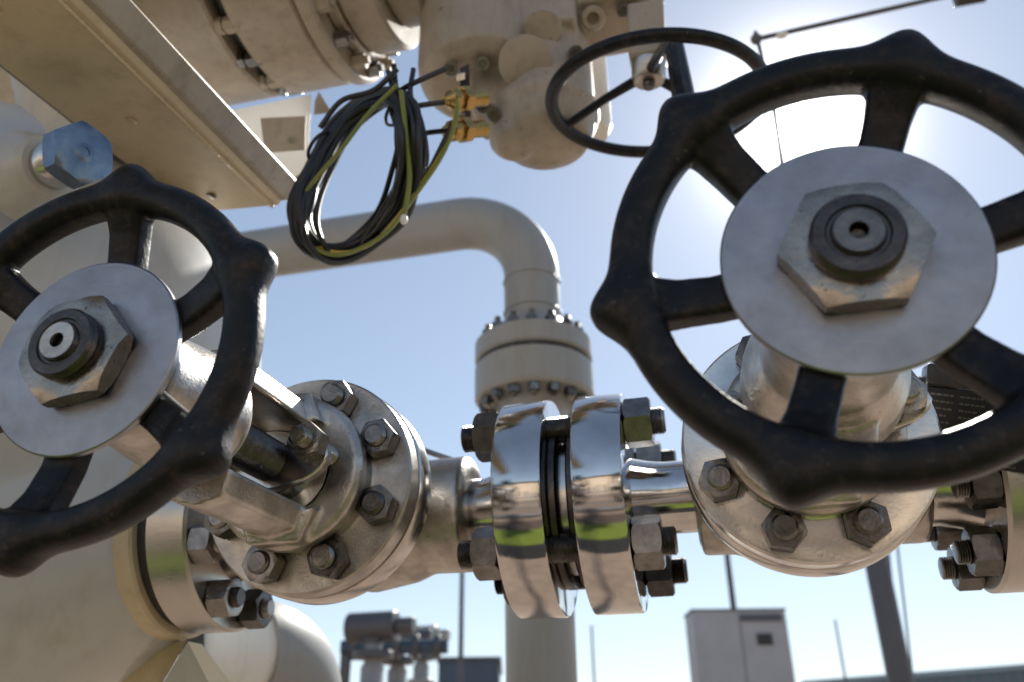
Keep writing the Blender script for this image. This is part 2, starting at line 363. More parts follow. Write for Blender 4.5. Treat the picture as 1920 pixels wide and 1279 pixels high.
def valve(label, x, tau, wheel_z, phase, name, gl, right):
    s = Vector((0, -math.cos(tau), math.sin(tau)))
    root = thing(name, label, 'valve', frame((x, 0, ZL), s, (1, 0, 0)))
    # body
    b = bmesh.new()
    lathe(b, [(.060, -.128), (.077, -.123), (.078, -.085), (.088, -.06), (.098, 0), (.088, .06), (.078, .085), (.079, .142), (.062, .149)], RX(), 64)
    lathe(b, [(.07, -.09), (.085, -.06), (.09, 0), (.086, .08), (.094, .13), (.112, .15)], None, 64)
    obj('body', b, cast_m, root, remesh=.0035, smoothit=4)
    b = bmesh.new()
    lathe(b, [(.10, .146), (.130, .148), (.1335, .152), (.1335, .182), (.131, .186), (.118, .187), (.118, .189)], None, 128)
    obj('body_flange', b, mach_m, root)
    b = bmesh.new()
    lathe(b, [(.118, .1885), (.1285, .1895), (.131, .192), (.131, .2165), (.1285, .2195), (.088, .2195), (.084, .222), (.080, .236), (.078, .246)], None, 128)
    obj('bonnet', b, mach_m if right else cast_m, root)
    for k in range(8):
        a = R(22.9 + 45 * k)
        stud(root, .1035 * math.cos(a), .1035 * math.sin(a), .19, .2435, .252 + random.uniform(-.003, .005), .0135, .0225, random.random())
    # neck to the outer side
    # yoke
    b = bmesh.new()
    ringlathe(b, [(.052, .246), (.084, .246), (.090, .250), (.090, .266), (.084, .272), (.052, .272)], None, 64)
    for sg in (1, -1):
        pts = [(-.034, .046 * sg), (.034, .046 * sg), (.027, .073 * sg), (0, .080 * sg), (-.027, .073 * sg)]
        prism(b, pts, .262, .44)
        # fillet web at the foot
        prism(b, [(-.045, .05 * sg), (.045, .05 * sg), (.03, .086 * sg), (-.03, .086 * sg)], .26, .29)
    top = .44 if not right else .36
    ur = .061 if not right else .070
    lathe(b, [(.050, top), (ur, top + .02), (ur - .002, top + .06), (.054, top + .10), (.052, wheel_z - .05), (.045, wheel_z - .048)], None, 64)
    obj('yoke', b, cast_m, root, remesh=.0028, smoothit=4)
    # packing gland and stem
    b = bmesh.new(); lathe(b, [(.05, .247), (.05, .27), (.036, .275), (.036, .30)], None, 48); obj('stuffing_box', b, mach_m, root)
    b = bmesh.new(); prism(b, [(gl * math.cos(t) * 1.35 * (1 if abs(math.cos(t)) > .5 else .8), .034 * math.sin(t)) for t in [2 * PI * i / 28 for i in range(28)]], .301, .315)
    obj('gland_flange', b, mach_m, root, bevel=.002)
    for sg in (1, -1):
        stud(root, sg * gl, .012 if not right else .0, .27, .337, .352, .011, .021, .3, nut_m)
    b = bmesh.new(); threaded(b, .0235, .29, top + .02, None, .005, 32); obj('stem', b, bolt_m, root)
    # wheel with plate, nut and end of stem
    hw = handwheel(root, wheel_z, phase)
    b = bmesh.new(); z0 = wheel_z - .0035
    lathe(b, [(.080, z0 - .006), (.0827, z0 - .0052), (.0827, z0 - .001), (.0815, z0), (.01, z0 + .0001)], None, 160)
    obj('washer_plate', b, washer_m, root)
    b = bmesh.new(); hexa(b, .0475, z0 + .0005, z0 + .0165, None, R(0) if right else R(8)); obj('hex_nut', b, nut_m, root)
    b = bmesh.new()
    prof = [(.0285, z0 + .016), (.0285, z0 + .0185)]
    for q in range(3): prof += [(.0270, z0 + .0190 + q * .0024), (.0282, z0 + .0202 + q * .0024)]
    prof += [(.0282, z0 + .0255), (.0265, z0 + .0275), (.0195, z0 + .0277), (.0185, z0 + .0262), (.0165, z0 + .0262), (.0155, z0 + .0277), (.006, z0 + .0277), (.0045, z0 + .023), (.0005, z0 + .0225)]
    lathe(b, prof, None, 64)
    obj('stem_end', b, stem_m, root)
    b = bmesh.new()
    ringlathe(b, [(.0055, z0 + .0277), (.0150, z0 + .0277), (.0147, z0 + .0300), (.0060, z0 + .0300)], None, 48)
    obj('end_ring', b, bolt_m if right else cast_m, root)
    return root

vl = valve('gate valve with small six spoked black handwheel at the left, washer plate fully lit', 0, R(-3.3067 + .4645), .618, R(-37.8), 'gate_valve', .052, False)
vl['label'] = 'steel gate valve left of the polished flange joint, with six-spoked black handwheel'
vr = valve('steel gate valve right of the polished flange joint, large black handwheel against the sun', .5727, R(-3.3067), .6296, R(8.15), 'gate_valve', .078, True)

# end flanges of the two valves (part of each valve)
def xcyl(name, prof, m_, parent, n=128, **k):
    """profile (r, x) about the process line, parented with world placement kept"""
    bpy.context.view_layer.update()
    b = bmesh.new(); lathe(b, prof, Matrix.Translation((0, 0, ZL)) @ RX(), n)
    if parent: b.transform(parent.matrix_world.inverted())
    return obj(name, b, m_, parent, **k)
bpy.context.view_layer.update()
xcyl('neck', [(.060, -.12), (.060, -.16), (.064, -.19), (.072, -.213)], cast_m, vl)
xcyl('end_flange', [(.07, -.21), (.136, -.21), (.14, -.214), (.14, -.268), (.136, -.272), (.09, -.272), (.09, -.276)], ring_m, vl)
X0 = .5727
xcyl('neck', [(.060, X0 + .12), (.060, X0 + .16), (.064, X0 + .18), (.072, X0 + .205)], mach_m, vr)
xcyl('end_flange', [(.07, X0 + .202), (.138, X0 + .202), (.142, X0 + .206), (.142, X0 + .262), (.138, X0 + .266), (.09, X0 + .266)], ring_m, vr)

def xstud(parent, x0, x1, nut, ang, rb, rs=.0125, rn=.025, mt=bolt_m, nn=None):
    """stud parallel to the process line, from x0 to x1, nuts given as (start, end) pairs"""
    y, z = -rb * math.cos(ang), rb * math.sin(ang)
    T = Matrix.Translation((0, y, z + ZL)) @ RX()
    iv = parent.matrix_world.inverted() if parent else Matrix()
    b = bmesh.new(); threaded(b, rs, x0, x1, T, .0028); b.transform(iv)
    s = obj('stud_bolt', b, mt, parent)
    for a, c in nut:
        b = bmesh.new(); hexa(b, rn, a, c, T, random.random()); b.transform(iv); obj('hex_nut', b, mt, s)
    return s
for k in range(8):
    a = R(22.5 + 45 * k)
    xstud(vl, -.33, -.170, [(-.209, -.179)], a, .112, .014, .028)
    xstud(vr, X0 + .158, X0 + .30, [(X0 + .172, X0 + .2015)], a, .112, .014, .028)

# ================================================================ CENTRAL POLISHED FLANGE JOINT
x1, t, g, rd = .2051, .0632, .0365, .1438
fj = thing('flange_joint', 'mirror polished steel flange pair bolted together between the two gate valves', 'pipe flange', loc=(x1 + t + g / 2, 0, ZL))
bpy.context.view_layer.update()
def fl_prof(xa, xb, sgn):
    # xa = outer face (nuts), xb = inner face
    return [(.05, xa), (rd - .006, xa), (rd - .0015, xa + sgn * .001), (rd, xa + sgn * .004), (rd, xb - sgn * .003), (rd - .0012, xb - sgn * .0008), (rd - .004, xb), (.085, xb), (.084, xb + sgn * .006), (.02, xb + sgn * .006)]
f1 = xcyl('flange', fl_prof(x1, x1 + t, 1), polish_m, fj, n=200)
f2 = xcyl('flange', fl_prof(x1 + 2 * t + g, x1 + t + g, -1), polish_m, fj, n=200)
nk1 = xcyl('neck', [(.046, .122), (.046, .165), (.052, .185), (.056, x1 + .002)], polish_m, f1)
nk2 = xcyl('neck', [(.056, x1 + 2 * t + g - .002), (.050, .39), (.047, .41), (.047, .452)], polish_m, f2)
for fx, xa, xb in ((f1, x1 + t + .0005, x1 + t + .0125), (f2, x1 + t + g - .0005, x1 + t + g - .0125)):
    xcyl('dark_gap_face', [(.108, xa), (.110, xa + (xb - xa) * .2), (.110, xa + (xb - xa) * .8), (.106, xb)], stem_m, fx)  # dark faces added: the gap's darkness is put into their colour
xcyl('gasket_ring', [(.08, x1 + t + .012), (.092, x1 + t + .013), (.092, x1 + t + g - .013), (.08, x1 + t + g - .012)], mach_m, fj)
for k in range(4):
    a = R(46 + 90 * k)
    xe = x1 + 2 * t + g
    xstud(fj, x1 - .048 - random.uniform(0, .008), xe + .050 + random.uniform(0, .008), [(x1 - .034, x1 - .001), (xe + .001, xe + .036)], a, .110, .018, .033)

# ================================================================ VESSEL AND ITS NOZZLE (left)
sc_ = Vector((-0.73317389, -0.01931118, 0.31005151 + ZL))
ves = thing('pressure_vessel', 'big pale grey rounded vessel body behind the left handwheel', 'vessel', loc=sc_)
bpy.context.view_layer.update()
b = bmesh.new(); sphere(b, (0, 0, 0), .462, 96)
lathe(b, [(.12, -.30), (.150, -.31), (.165, -.34), (.20, -.39), (.26, -.47), (.33, -.58), (.38, -.75), (.36, -.95), (.2, -1.1)], Matrix.Translation(Vector((0, 0, ZL)) - sc_) @ RX(), 96)
obj('shell', b, vesp, ves, remesh=.009, smoothit=8)
xcyl('nozzle_flange', [(.10, -.287), (.142, -.287), (.146, -.29), (.147, -.31), (.155, -.325), (.155, -.33)], cream, ves)
xcyl('gasket', [(.115, -.2865), (.132, -.2862), (.132, -.2735), (.115, -.2732)], darkm, ves)
# boss with plug, pointing up right
pb0 = at(85, 318, 1.12); pb1 = at(215, 262, 1.02)
dirb = (pb1 - pb0).normalized()
M0 = frame(pb0 - dirb * .03, dirb)
M0 = Matrix.Translation(-sc_) @ M0
b = bmesh.new(); lathe(b, [(.062, -.02), (.056, 0), (.045, .02), (.042, .045), (.038, .05)], M0, 48); boss = obj('boss', b, vesp, ves)
b = bmesh.new(); lathe(b, [(.030, .045), (.031, .052), (.031, .078), (.027, .084), (.027, .10)], M0, 40); plug = obj('plug', b, mach_m, boss)
b = bmesh.new(); hexa(b, .041, .098, .130, M0, .35); lathe(b, [(.018, .129), (.006, .131), (.0055, .127), (.001, .127)], M0, 24); obj('plug_head', b, plug_m, plug)

# saddle stub between vessel and beam
bpy.context.view_layer.update()

# ================================================================ BEAM (upper left)
D = (FW + RT * ((1302 - 960) / F) + UP * ((640 - 1155) / F)).normalized()
beam = thing('support_beam', 'wide cream painted steel beam crossing the upper left corner towards the camera', 'beam', loc=at(520, 385, 1.55))
bpy.context.view_layer.update()
iv = beam.matrix_world.inverted()
def beamstrip(name, pts, th, mt, length=1.15, up=None, bev=.003):
    b = bmesh.new()
    P = [iv @ p for p in pts]
    a = [b.verts.new(p) for p in P]; c = [b.verts.new(p - D * length) for p in P]
    b.faces.new(a); b.faces.new(c)
    for i in range(len(P)):
        j = (i + 1) % len(P); b.faces.new((a[i], a[j], c[j], c[i]))
    return obj(name, b, mt, beam, smooth=20, bevel=bev)
dz = 1.55
A1, A2 = at(352, 402, dz), at(524, 386, dz)
A3 = at(549, 342, dz * 1.005)
up_ = (A3 - A2)
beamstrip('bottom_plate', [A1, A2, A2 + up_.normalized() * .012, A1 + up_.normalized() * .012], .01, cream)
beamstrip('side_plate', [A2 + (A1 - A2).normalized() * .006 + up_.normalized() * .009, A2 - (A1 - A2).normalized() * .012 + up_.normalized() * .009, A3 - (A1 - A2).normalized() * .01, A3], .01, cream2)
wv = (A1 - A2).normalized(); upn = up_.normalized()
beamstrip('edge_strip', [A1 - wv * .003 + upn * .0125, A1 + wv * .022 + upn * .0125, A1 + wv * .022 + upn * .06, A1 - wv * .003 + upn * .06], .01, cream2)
b = bmesh.new(); q0 = iv @ (A2 + wv * .012 - upn * .001); tube(b, [q0 - D * (.004 * q) for q in range(280)], [.0034 + .0008 * math.sin(q * 1.9) for q in range(280)], 6); obj('weld_bead', b, cream, beam)
for q, f_ in ((.06, .45), (.30, .5), (.55, .42)):
    b = bmesh.new(); Mh = frame(iv @ (A1.lerp(A2, f_) - D * q), -upn); cyl(b, .0085, -.002, .004, Mh, 20); obj('plug_weld', b, bolt_m if q < .1 else cream, beam)

# curved stub left of the beam
st = thing('pipe_stub', 'short cream pipe stub rising from the vessel beside the beam', 'pipe', loc=at(130, 300, 1.45))
bpy.context.view_layer.update()
b = bmesh.new(); M1 = st.matrix_world.inverted() @ frame(at(150, 290, 1.42), at(90, -40, 1.62) - at(150, 290, 1.42))
lathe(b, [(.10, -.05), (.085, 0), (.08, .1), (.085, .2), (.12, .32), (.12, .4)], M1, 64); obj('barrel', b, cream, st)
# pale lower bracket behind wheel top
# ================================================================ STONE GREY PIPE WITH ELBOW
pz = Vector((.0143, 1.0667, .9925 + ZL))
pipe = thing('elbow_pipe', 'grey painted pipe bending down through a bolted flange pair behind the polished flanges', 'pipe', loc=(pz.x, pz.y, 0))
pr = .0825; er = .205
top = at(830, 425, 2.72)
b = bmesh.new(); path = [(0, 0, -.0 + .02)]
hz = top.z
# path in local coords (origin at ground under vertical leg)
path = [(0, 0, ZL + .80), (0, 0, hz - er)]
for k in range(1, 17):
    a = PI / 2 * k / 16; path.append((-er + er * math.cos(a), 0, hz - er + er * math.sin(a)))
path += [(-er - .4, 0, hz), (-er - 2.4, 0, hz)]
hz = ZL + 1.262; er = .235
path = [(0, 0, ZL + .79), (0, 0, hz - er)]
for k in range(1, 17):
    a = PI / 2 * k / 16; path.append((-er + er * math.cos(a), 0, hz - er + er * math.sin(a)))
path += [(-er - .4, 0, hz), (-er - 2.4, 0, hz)]
b = bmesh.new(); tube(b, path, pr, 64); obj('bend', b, greyp, pipe)
for c_, n__ in (((0, 0, hz - er - .02), (0, 0, 1)), ((0, 0, ZL + .90), (0, 0, 1))):
    Mw = frame(c_, n__); b = bmesh.new()
    tube(b, [Mw @ Vector(((pr + .0005) * math.cos(2 * PI * q / 160), (pr + .0005) * math.sin(2 * PI * q / 160), .0016 * math.sin(q * 2.4))) for q in range(160)], [.0030 + .0007 * math.sin(q * 1.7) for q in range(160)], 8, True)
    obj('weld_bead', b, greyp, pipe)
b = bmesh.new(); lathe(b, [(pr + .001, ZL + .87), (pr + .012, ZL + .86), (pr + .03, ZL + .803), (.16, ZL + .800), (.168, ZL + .794), (.168, ZL + .742), (.162, ZL + .736), (.10, ZL + .735)], None, 96); fa = obj('flange', b, greyp, pipe)
b = bmesh.new(); lathe(b, [(.10, ZL + .723), (.162, ZL + .722), (.168, ZL + .716), (.168, ZL + .625), (.16, ZL + .617), (pr + .03, ZL + .615), (pr + .005, ZL + .56), (pr + .003, 0)], None, 96); obj('flange', b, greyp, pipe)
b = bmesh.new(); cyl(b, .125, ZL + .722, ZL + .736, None, 48); obj('gasket', b, darkm, pipe)
for k in range(16):
    a = 2 * PI * (k + .5) / 16; T = Matrix.Translation((.138 * math.cos(a), .138 * math.sin(a), 0))
    b = bmesh.new(); threaded(b, .0095, ZL + .585, ZL + .842, T, .004, 10); s_ = obj('stud_bolt', b, bolt_m, pipe)
    for z0, z1 in ((.8005, .822), (.594, .616)):
        b = bmesh.new(); hexa(b, .018, ZL + z0, ZL + z1, T, k); obj('hex_nut', b, bolt_m, s_)

# ================================================================ ACTUATED VALVE OVERHEAD
def rayv(px, py): return (FW + RT * ((px - 960) / F) + UP * ((640 - py) / F)).normalized()
def axis_under(px, py, d, r):
    """centre of a cylinder parallel to X whose lower outline passes through a pixel"""
    n = Vector((1, 0, 0)).cross(rayv(px, py)).normalized()
    if n.z < 0: n = -n
    return at(px, py, d) + n * r
rA = .30
ca = axis_under(640, 162, 1.95, rA)
def xat(px, py, d=1.95): return at(px, py, d).x
act = thing('actuated_valve', 'large taupe painted bolted valve actuator filling the top of the picture', 'valve actuator', loc=ca)
bpy.context.view_layer.update()
def al(px, py=120): return xat(px, py) - ca.x
segs = [(-.75, al(420), rA * .80, cream2), (al(350), al(520), rA * .99, cream2), (al(528), al(545), rA * .9, darkm), (al(550), al(668), rA * 1.0, cream2), (al(672), al(700), rA * 1.02, cream2), (al(700), al(722), rA * .86, cream2), (al(724), al(790), rA * .84, cream2), (al(790), al(850), rA * .70, cream2)]
for i, (a0, a1, r, mt) in enumerate(segs):
    b = bmesh.new()
    lathe(b, [(r - .05, a0), (r - .006, a0), (r, a0 + .006), (r, a1 - .006), (r - .006, a1), (r - .05, a1)], RX(), 96)
    obj('casing_ring' if i else 'casing', b, mt, act)
for xx, r, x_ in ((al(545), rA * .95, .03), (al(705), rA * .93, .035), (al(528), rA * .94, -.03)):
    for k in range(20):
        a = 2 * PI * k / 20 + .1
        T = Matrix.Translation((0, r * math.cos(a), r * math.sin(a))) @ RX()
        b = bmesh.new(); hexa(b, .017, xx - .012 + (x_ > 0) * 0, xx + .012 + x_ * .3, T, k * .4); cyl(b, .009, xx - .02, xx + .03, T, 12); obj('hex_bolt', b, bolt_m if k % 2 else cream2, act)
# recessed plug on the flange face
def disc_at(px, py, d, r, nrm, mt, name, parent, h=.012, hole=True):
    b = bmesh.new(); Mx = parent.matrix_world.inverted() @ frame(at(px, py, d), nrm)
    if hole: lathe(b, [(r, -.03), (r, h * .7), (r * .9, h), (r * .5, h), (r * .45, h * .3), (r * .1, h * .3)], Mx, 32)
    else: lathe(b, [(r, -.03), (r, h * .6), (r * .93, h), (r * .1, h)], Mx, 48)
    return obj(name, b, mt, parent)
disc_at(657, 126, 1.93, .024, -rayv(657, 126), cream2, 'plug', act)
# gear housing, world aligned
def lb(b, pxa, pxb, pyb, d, depth, h, parent, shift=0):
    p0 = parent.matrix_world.inverted() @ at(pxa, pyb, d); p1 = parent.matrix_world.inverted() @ at(pxb, pyb, d)
    box(b, p0.x, p1.x, min(p0.y, p1.y) + shift, min(p0.y, p1.y) + depth + shift, p0.z, p0.z + h)
b = bmesh.new()
lb(b, 815, 1090, 85, 1.70, .14, .30, act)
lb(b, 880, 1080, 205, 1.64, .10, .40, act)
lb(b, 1040, 1225, 15, 1.72, .16, .30, act)
cq = act.matrix_world.inverted() @ at(905, 170, 1.72)
lathe(b, [(.02, 0), (.10, .0), (.125, .02), (.13, .05), (.13, .3)], Matrix.Translation(cq), 64)
cq = act.matrix_world.inverted() @ at(1150, 12, 1.78)
lathe(b, [(.02, 0), (.09, .0), (.11, .02), (.11, .3)], Matrix.Translation(cq), 64)
c0 = act.matrix_world.inverted() @ at(1018, 262, 1.62)
lathe(b, [(.02, -.004), (.05, .0), (.082, .014), (.096, .045), (.098, .12), (.098, .25), (.07, .30)], Matrix.Translation(c0 + Vector((0, .03, .0))), 64)
lathe(b, [(.10, .06), (.106, .07), (.106, .085), (.10, .095)], Matrix.Translation(c0 + Vector((0, .03, .0))), 64)
c1 = act.matrix_world.inverted() @ at(965, 270, 1.64)
lathe(b, [(.03, -.02), (.048, 0), (.05, .06)], Matrix.Translation(c1), 32)
c2 = at(1110, 20, 1.72)
obj('gear_housing', b, cream2, act, remesh=.006, smoothit=4)
disc_at(883, 78, 1.70, .034, -rayv(883, 78), cream2, 'cover', act, h=.02)
disc_at(1018, 55, 1.655, .036, -rayv(1018, 62), cream2, 'cover', act, .02, False)
disc_at(985, 118, 1.615, .050, -rayv(985, 60), cream2, 'cover', act, .006, False)
disc_at(1112, 35, 1.70, .024, -rayv(1112, 35), cream2, 'plug', act, .02)
for px, py in ((845, 130), (905, 120), (925, 215), (1075, 175), (1195, 25), (960, 45), (1080, 100), (835, 25), (930, 15), (1170, 20), (1065, 15), (905, 200), (1040, 225)):
    disc_at(px, py, 1.70 if py < 100 else 1.63, .014, -rayv(px, py), bolt_m if px != 1040 else cream2, 'hex_bolt', act, .02)
# white cylinder added behind the dome, a glint put into its colour
b = bmesh.new(); c3 = act.matrix_world.inverted() @ at(1098, 240, 1.95)
lathe(b, [(.02, -.03), (.05, -.02), (.058, 0), (.058, .3)], Matrix.Translation(c3), 40); obj('glint_cylinder', b, white_m, act)

# overhead handwheel
wc = Vector((0.45346707, 0.04501945, 0.71739355 + ZL)); wn = Vector((.0698, -.1746, 1)).normalized()
oh = thing('overhead_handwheel', 'thin rimmed dark handwheel seen from below, hanging behind the large right wheel', 'handwheel', frame(wc, wn))
bpy.context.view_layer.update()
b = bmesh.new(); RW = .181
tube(b, [(RW * math.cos(2 * PI * i / 96), RW * math.sin(2 * PI * i / 96), 0) for i in range(96)], .0115, 14, True)
obj('rim', b, black, oh)
hubp = oh.matrix_world.inverted() @ at(1216, 138, 1.53)
def rimp(px, py):
    best = None
    for i in range(360):
        q = oh.matrix_world @ Vector((RW * math.cos(R(i)), RW * math.sin(R(i)), 0)); d = q - CAM
        x = 960 + F * d.dot(RT) / d.dot(FW); y = 640 - F * d.dot(UP) / d.dot(FW)
        e = (x - px) ** 2 + (y - py) ** 2
        if best is None or e < best[0]: best = (e, i)
    return best[1]
i0 = rimp(1055, 243)
for s_ in range(3):
    a = R(i0 + 120 * s_); e = Vector((RW * math.cos(a), RW * math.sin(a), 0))
    b = bmesh.new(); tube(b, [hubp, hubp.lerp(e, .5) + Vector((0, 0, .004)), e], [.010, .008, .008], 10); obj('spoke', b, black, oh)
# the flat lever bar in front
hp = oh.matrix_world.inverted()
b = bmesh.new(); q0, q1 = hp @ at(1262, 72, 1.52), hp @ at(1292, 240, 1.32); tube(b, [q0, q0.lerp(q1, .5), q1], [.016, .018, .019], 8); obj('spoke', b, black, oh)
b = bmesh.new(); lathe(b, [(.008, -.018), (.026, -.018), (.03, -.012), (.03, .02), (.02, .03)], Matrix.Translation(hubp), 40); obj('hub', b, cast_m, oh)
b = bmesh.new(); box(b, -.032, .032, -.03, .03, .02, .13, Matrix.Translation(hubp)); obj('stem_block', b, cream2, oh, bevel=.006)
b = bmesh.new(); lathe(b, [(.009, -.03), (.011, -.026), (.011, -.016), (.005, -.015)], Matrix.Translation(hubp), 20); obj('nut', b, bolt_m, oh)

# sunlit angle bracket near the beam end
def slab(parent, name, px, d, th, mt, bev=.001):
    b = bmesh.new(); n = -rayv(px[0][0], px[0][1]); P = [parent.matrix_world.inverted() @ at(x, y, d) for x, y in px]
    a = [b.verts.new(p) for p in P]; c = [b.verts.new(p - n * th) for p in P]
    b.faces.new(a); b.faces.new(c)
    for i in range(len(P)):
        j = (i + 1) % len(P); b.faces.new((a[i], a[j], c[j], c[i]))
    return obj(name, b, mt, parent, smooth=0, bevel=bev)
br = thing('angle_bracket', 'pale bracket plate at the far end of the cream beam', 'bracket', loc=at(540, 300, 1.7))
bpy.context.view_layer.update()
slab(br, 'plate', [(400, 214), (584, 178), (576, 345), (556, 350), (400, 260)], 1.72, .05, panel_m)
slab(br, 'recess_panel', [(488, 222), (574, 218), (572, 282), (496, 288)], 1.665, .003, cream2)
for q in ((545, 262), (560, 335)): disc_at(q[0], q[1], 1.663, .006, -rayv(*q), mach_m, 'screw', br, .004)
slab(br, 'clip', [(598, 172), (622, 212), (588, 216), (590, 190)], 1.75, .012, cream2)

# ================================================================ CABLES
coil = thing('cable_coil', 'hanging coil of thin black, green and yellow cables', 'cable coil', loc=at(665, 330, 1.35))
bpy.context.view_layer.update(); ci = coil.matrix_world.inverted()
def cable(pts, r, mt, n=10): 
    b = bmesh.new(); tube(b, [ci @ p for p in spline(pts, n)], r, 8); return obj('cable', b, mt, coil)
random.seed(11)
keys = [(0, 0)]
loopn = 24
base = [(742, 172), (690, 190), (635, 235), (588, 305), (556, 375), (556, 430), (590, 470), (640, 470), (695, 440), (738, 395), (765, 330), (770, 260), (760, 200)]
for k in range(24):
    ox, oy, oz = random.uniform(-16, 24), random.uniform(-12, 12), random.uniform(-.03, .03); s = 1 + random.uniform(-.06, .05)
    sx = random.uniform(.84, 1.02)
    pts = [at(665 + (x - 665) * s * sx + ox + random.uniform(-6, 6), 330 + (y - 330) * s + oy + random.uniform(-3, 3), 1.35 + oz + .04 * math.sin(i)) for i, (x, y) in enumerate(base)]
    pts.append(pts[0])
    cable(pts, .0042 if k % 3 else .0056, rubber)
cable([at(x, y, 1.30) for x, y in ((745, 160), (690, 215), (640, 280), (585, 345), (560, 385), (556, 420), (585, 462), (640, 478), (720, 440), (780, 365), (830, 290), (855, 225), (856, 185))], .0034, cgreen)
cable([at(x, y, 1.31) for x, y in ((560, 400), (562, 425), (590, 458), (640, 474), (700, 455), (755, 395), (800, 330), (842, 262), (856, 200))], .0026, cyel)
for p in (((835, 130), (790, 150), (755, 168), (738, 190), (735, 215)), ((835, 192), (790, 198), (745, 205)), ((850, 245), (800, 250), (760, 262), (772, 310), (765, 360)),
          ((738, 120), (742, 160), (750, 230), (760, 300), (768, 350), (758, 412)), ((728, 135), (738, 175), (752, 240), (764, 300)), ((745, 130), (700, 170), (640, 190), (600, 240)),
          ((850, 230), (800, 330), (760, 392), (715, 440)), ((775, 130), (770, 180), (790, 230), (800, 300), (782, 350))):
    cable([at(x, y, 1.33 + random.uniform(-.02, .02)) for x, y in p], .0042, rubber)
cable([at(x, y, 1.29) for x, y in ((752, 170), (762, 260), (768, 330), (762, 380), (757, 410))], .004, cgreen)
for i, (x, y) in enumerate(((757, 412),)):
    b = bmesh.new(); sphere(b, ci @ at(x, y, 1.285), (.006, .006, .009), 12); obj('ferrule', b, white_m, coil)
for x, y, rr_ in ((600, 275, .026), (748, 205, .03), (700, 440, .028)):
    b = bmesh.new(); Mt = frame(ci @ at(x, y, 1.36), (1, .2, -.9)); tube(b, [Mt @ Vector((rr_ * math.cos(2 * PI * q / 24), rr_ * .8 * math.sin(2 * PI * q / 24), 0)) for q in range(24)], .0028, 6, True); obj('cable_tie', b, rubber, coil)
for (px, py), lab in (((848, 186), 'upper brass cable gland on the gear housing'), ((848, 244), 'lower brass cable gland on the gear housing')):
    gl = thing('cable_gland', lab, 'cable gland', frame(at(px + 30, py, 1.42), at(px - 30, py + 4, 1.38) - at(px + 30, py, 1.42)), group='cable glands')
    b = bmesh.new(); hexa(b, .022, .0, .016); obj('lock_nut', b, brass, gl)
    b = bmesh.new(); lathe(b, [(.014, -.035), (.014, .02), (.017, .022), (.017, .034), (.012, .04), (.008, .05)], None, 24); obj('barrel', b, brass, gl)
    b = bmesh.new(); hexa(b, .019, .024, .036); obj('cap_nut', b, brass, gl)
jb = thing('junction_block', 'small dark junction block behind the cable glands', 'junction block', loc=at(875, 190, 1.5))
bpy.context.view_layer.update()
slab(jb, 'block', [(862, 128), (880, 120), (884, 250), (866, 255)], 1.48, .05, darkm)
for yy in (140, 178, 216, 240): slab(jb, 'terminal', [(856, yy), (872, yy - 4), (872, yy + 10), (856, yy + 14)], 1.465, .012, mach_m)

# ================================================================ FINNED BLOCK BEHIND THE RIGHT VALVE
npM = frame(at(1822, 795, .95), -rayv(1822, 795) + Vector((-.25, 0, -.1)), RT + UP * -.05)
fb = thing('nameplate', 'small black plate with rows of pale marks behind the lower right of the large handwheel', 'nameplate', npM)
npb = mat('black_plate', (.015, .015, .017), .35, scale=20)
b = bmesh.new(); box(b, -.050, .062, -.046, .036, -.003, 0); obj('plate', b, npb, fb, bevel=.002)
b = bmesh.new(); random.seed(5)
for row in range(10):
    y = .029 - row * .0077
    for xa, xb in ((-.044, -.020), (-.014, .012), (.020, .052)):
        x = xa
        while x < xb - random.random() * .008:
            l_ = random.uniform(.002, .006); box(b, x, min(x + l_, xb), y - .0022, y, .0003, .0009); x += l_ + .0012
obj('engraved_rows', b, bolt_m, fb, smooth=0)
b = bmesh.new(); box(b, -.05, .0, .037, .062, -.02, .004); obj('bracket', b, bolt_m, fb, bevel=.003)
for x, y in ((-.045, -.041), (.057, -.041), (.057, .031)):
    b = bmesh.new(); cyl(b, .0025, .0005, .002, Matrix.Translation((x, y, 0)), 12); obj('rivet', b, bolt_m, fb)

# ================================================================ LOWER LEFT: WHITE ELBOW, SUPPORTS
el_ = thing('white_elbow', 'large white painted pipe elbow in sunlight below the left valve', 'pipe', loc=at(520, 1250, 1.95))
bpy.context.view_layer.update()
iv = el_.matrix_world.inverted()
b = bmesh.new(); c = at(455, 1330, 1.95)
pts = spline([at(330, 1235, 1.78), at(420, 1226, 1.83), at(490, 1222, 1.9), at(540, 1262, 1.97), at(556, 1340, 2.0), at(560, 1500, 2.0)], 10)
tube(b, [iv @ p for p in pts[16:]], .108, 48); obj('bend', b, greyp, el_)
b = bmesh.new(); tube(b, [iv @ p for p in pts[:24]], .096, 48); obj('barrel', b, white_m, el_)
b = bmesh.new()
Mx = iv @ frame(at(352, 1232, 1.80), at(420, 1226, 1.83) - at(352, 1232, 1.80)); lathe(b, [(.10, -.02), (.114, -.018), (.114, .02), (.10, .022)], Mx, 48); obj('weld_collar', b, darkm, el_)
sp = thing('support_frame', 'cream welded support gussets at the bottom edge under the left valve', 'support', loc=at(330, 1400, 1.5))
bpy.context.view_layer.update()
slab(sp, 'plate', [(190, 1290), (255, 1218), (352, 1200), (300, 1290)], 1.25, .02, cream)
slab(sp, 'web', [(300, 1290), (352, 1204), (362, 1204), (400, 1290)], 1.22, .05, vesp)
slab(sp, 'rib', [(352, 1203), (378, 1208), (440, 1290), (396, 1290)], 1.20, .012, white_m)

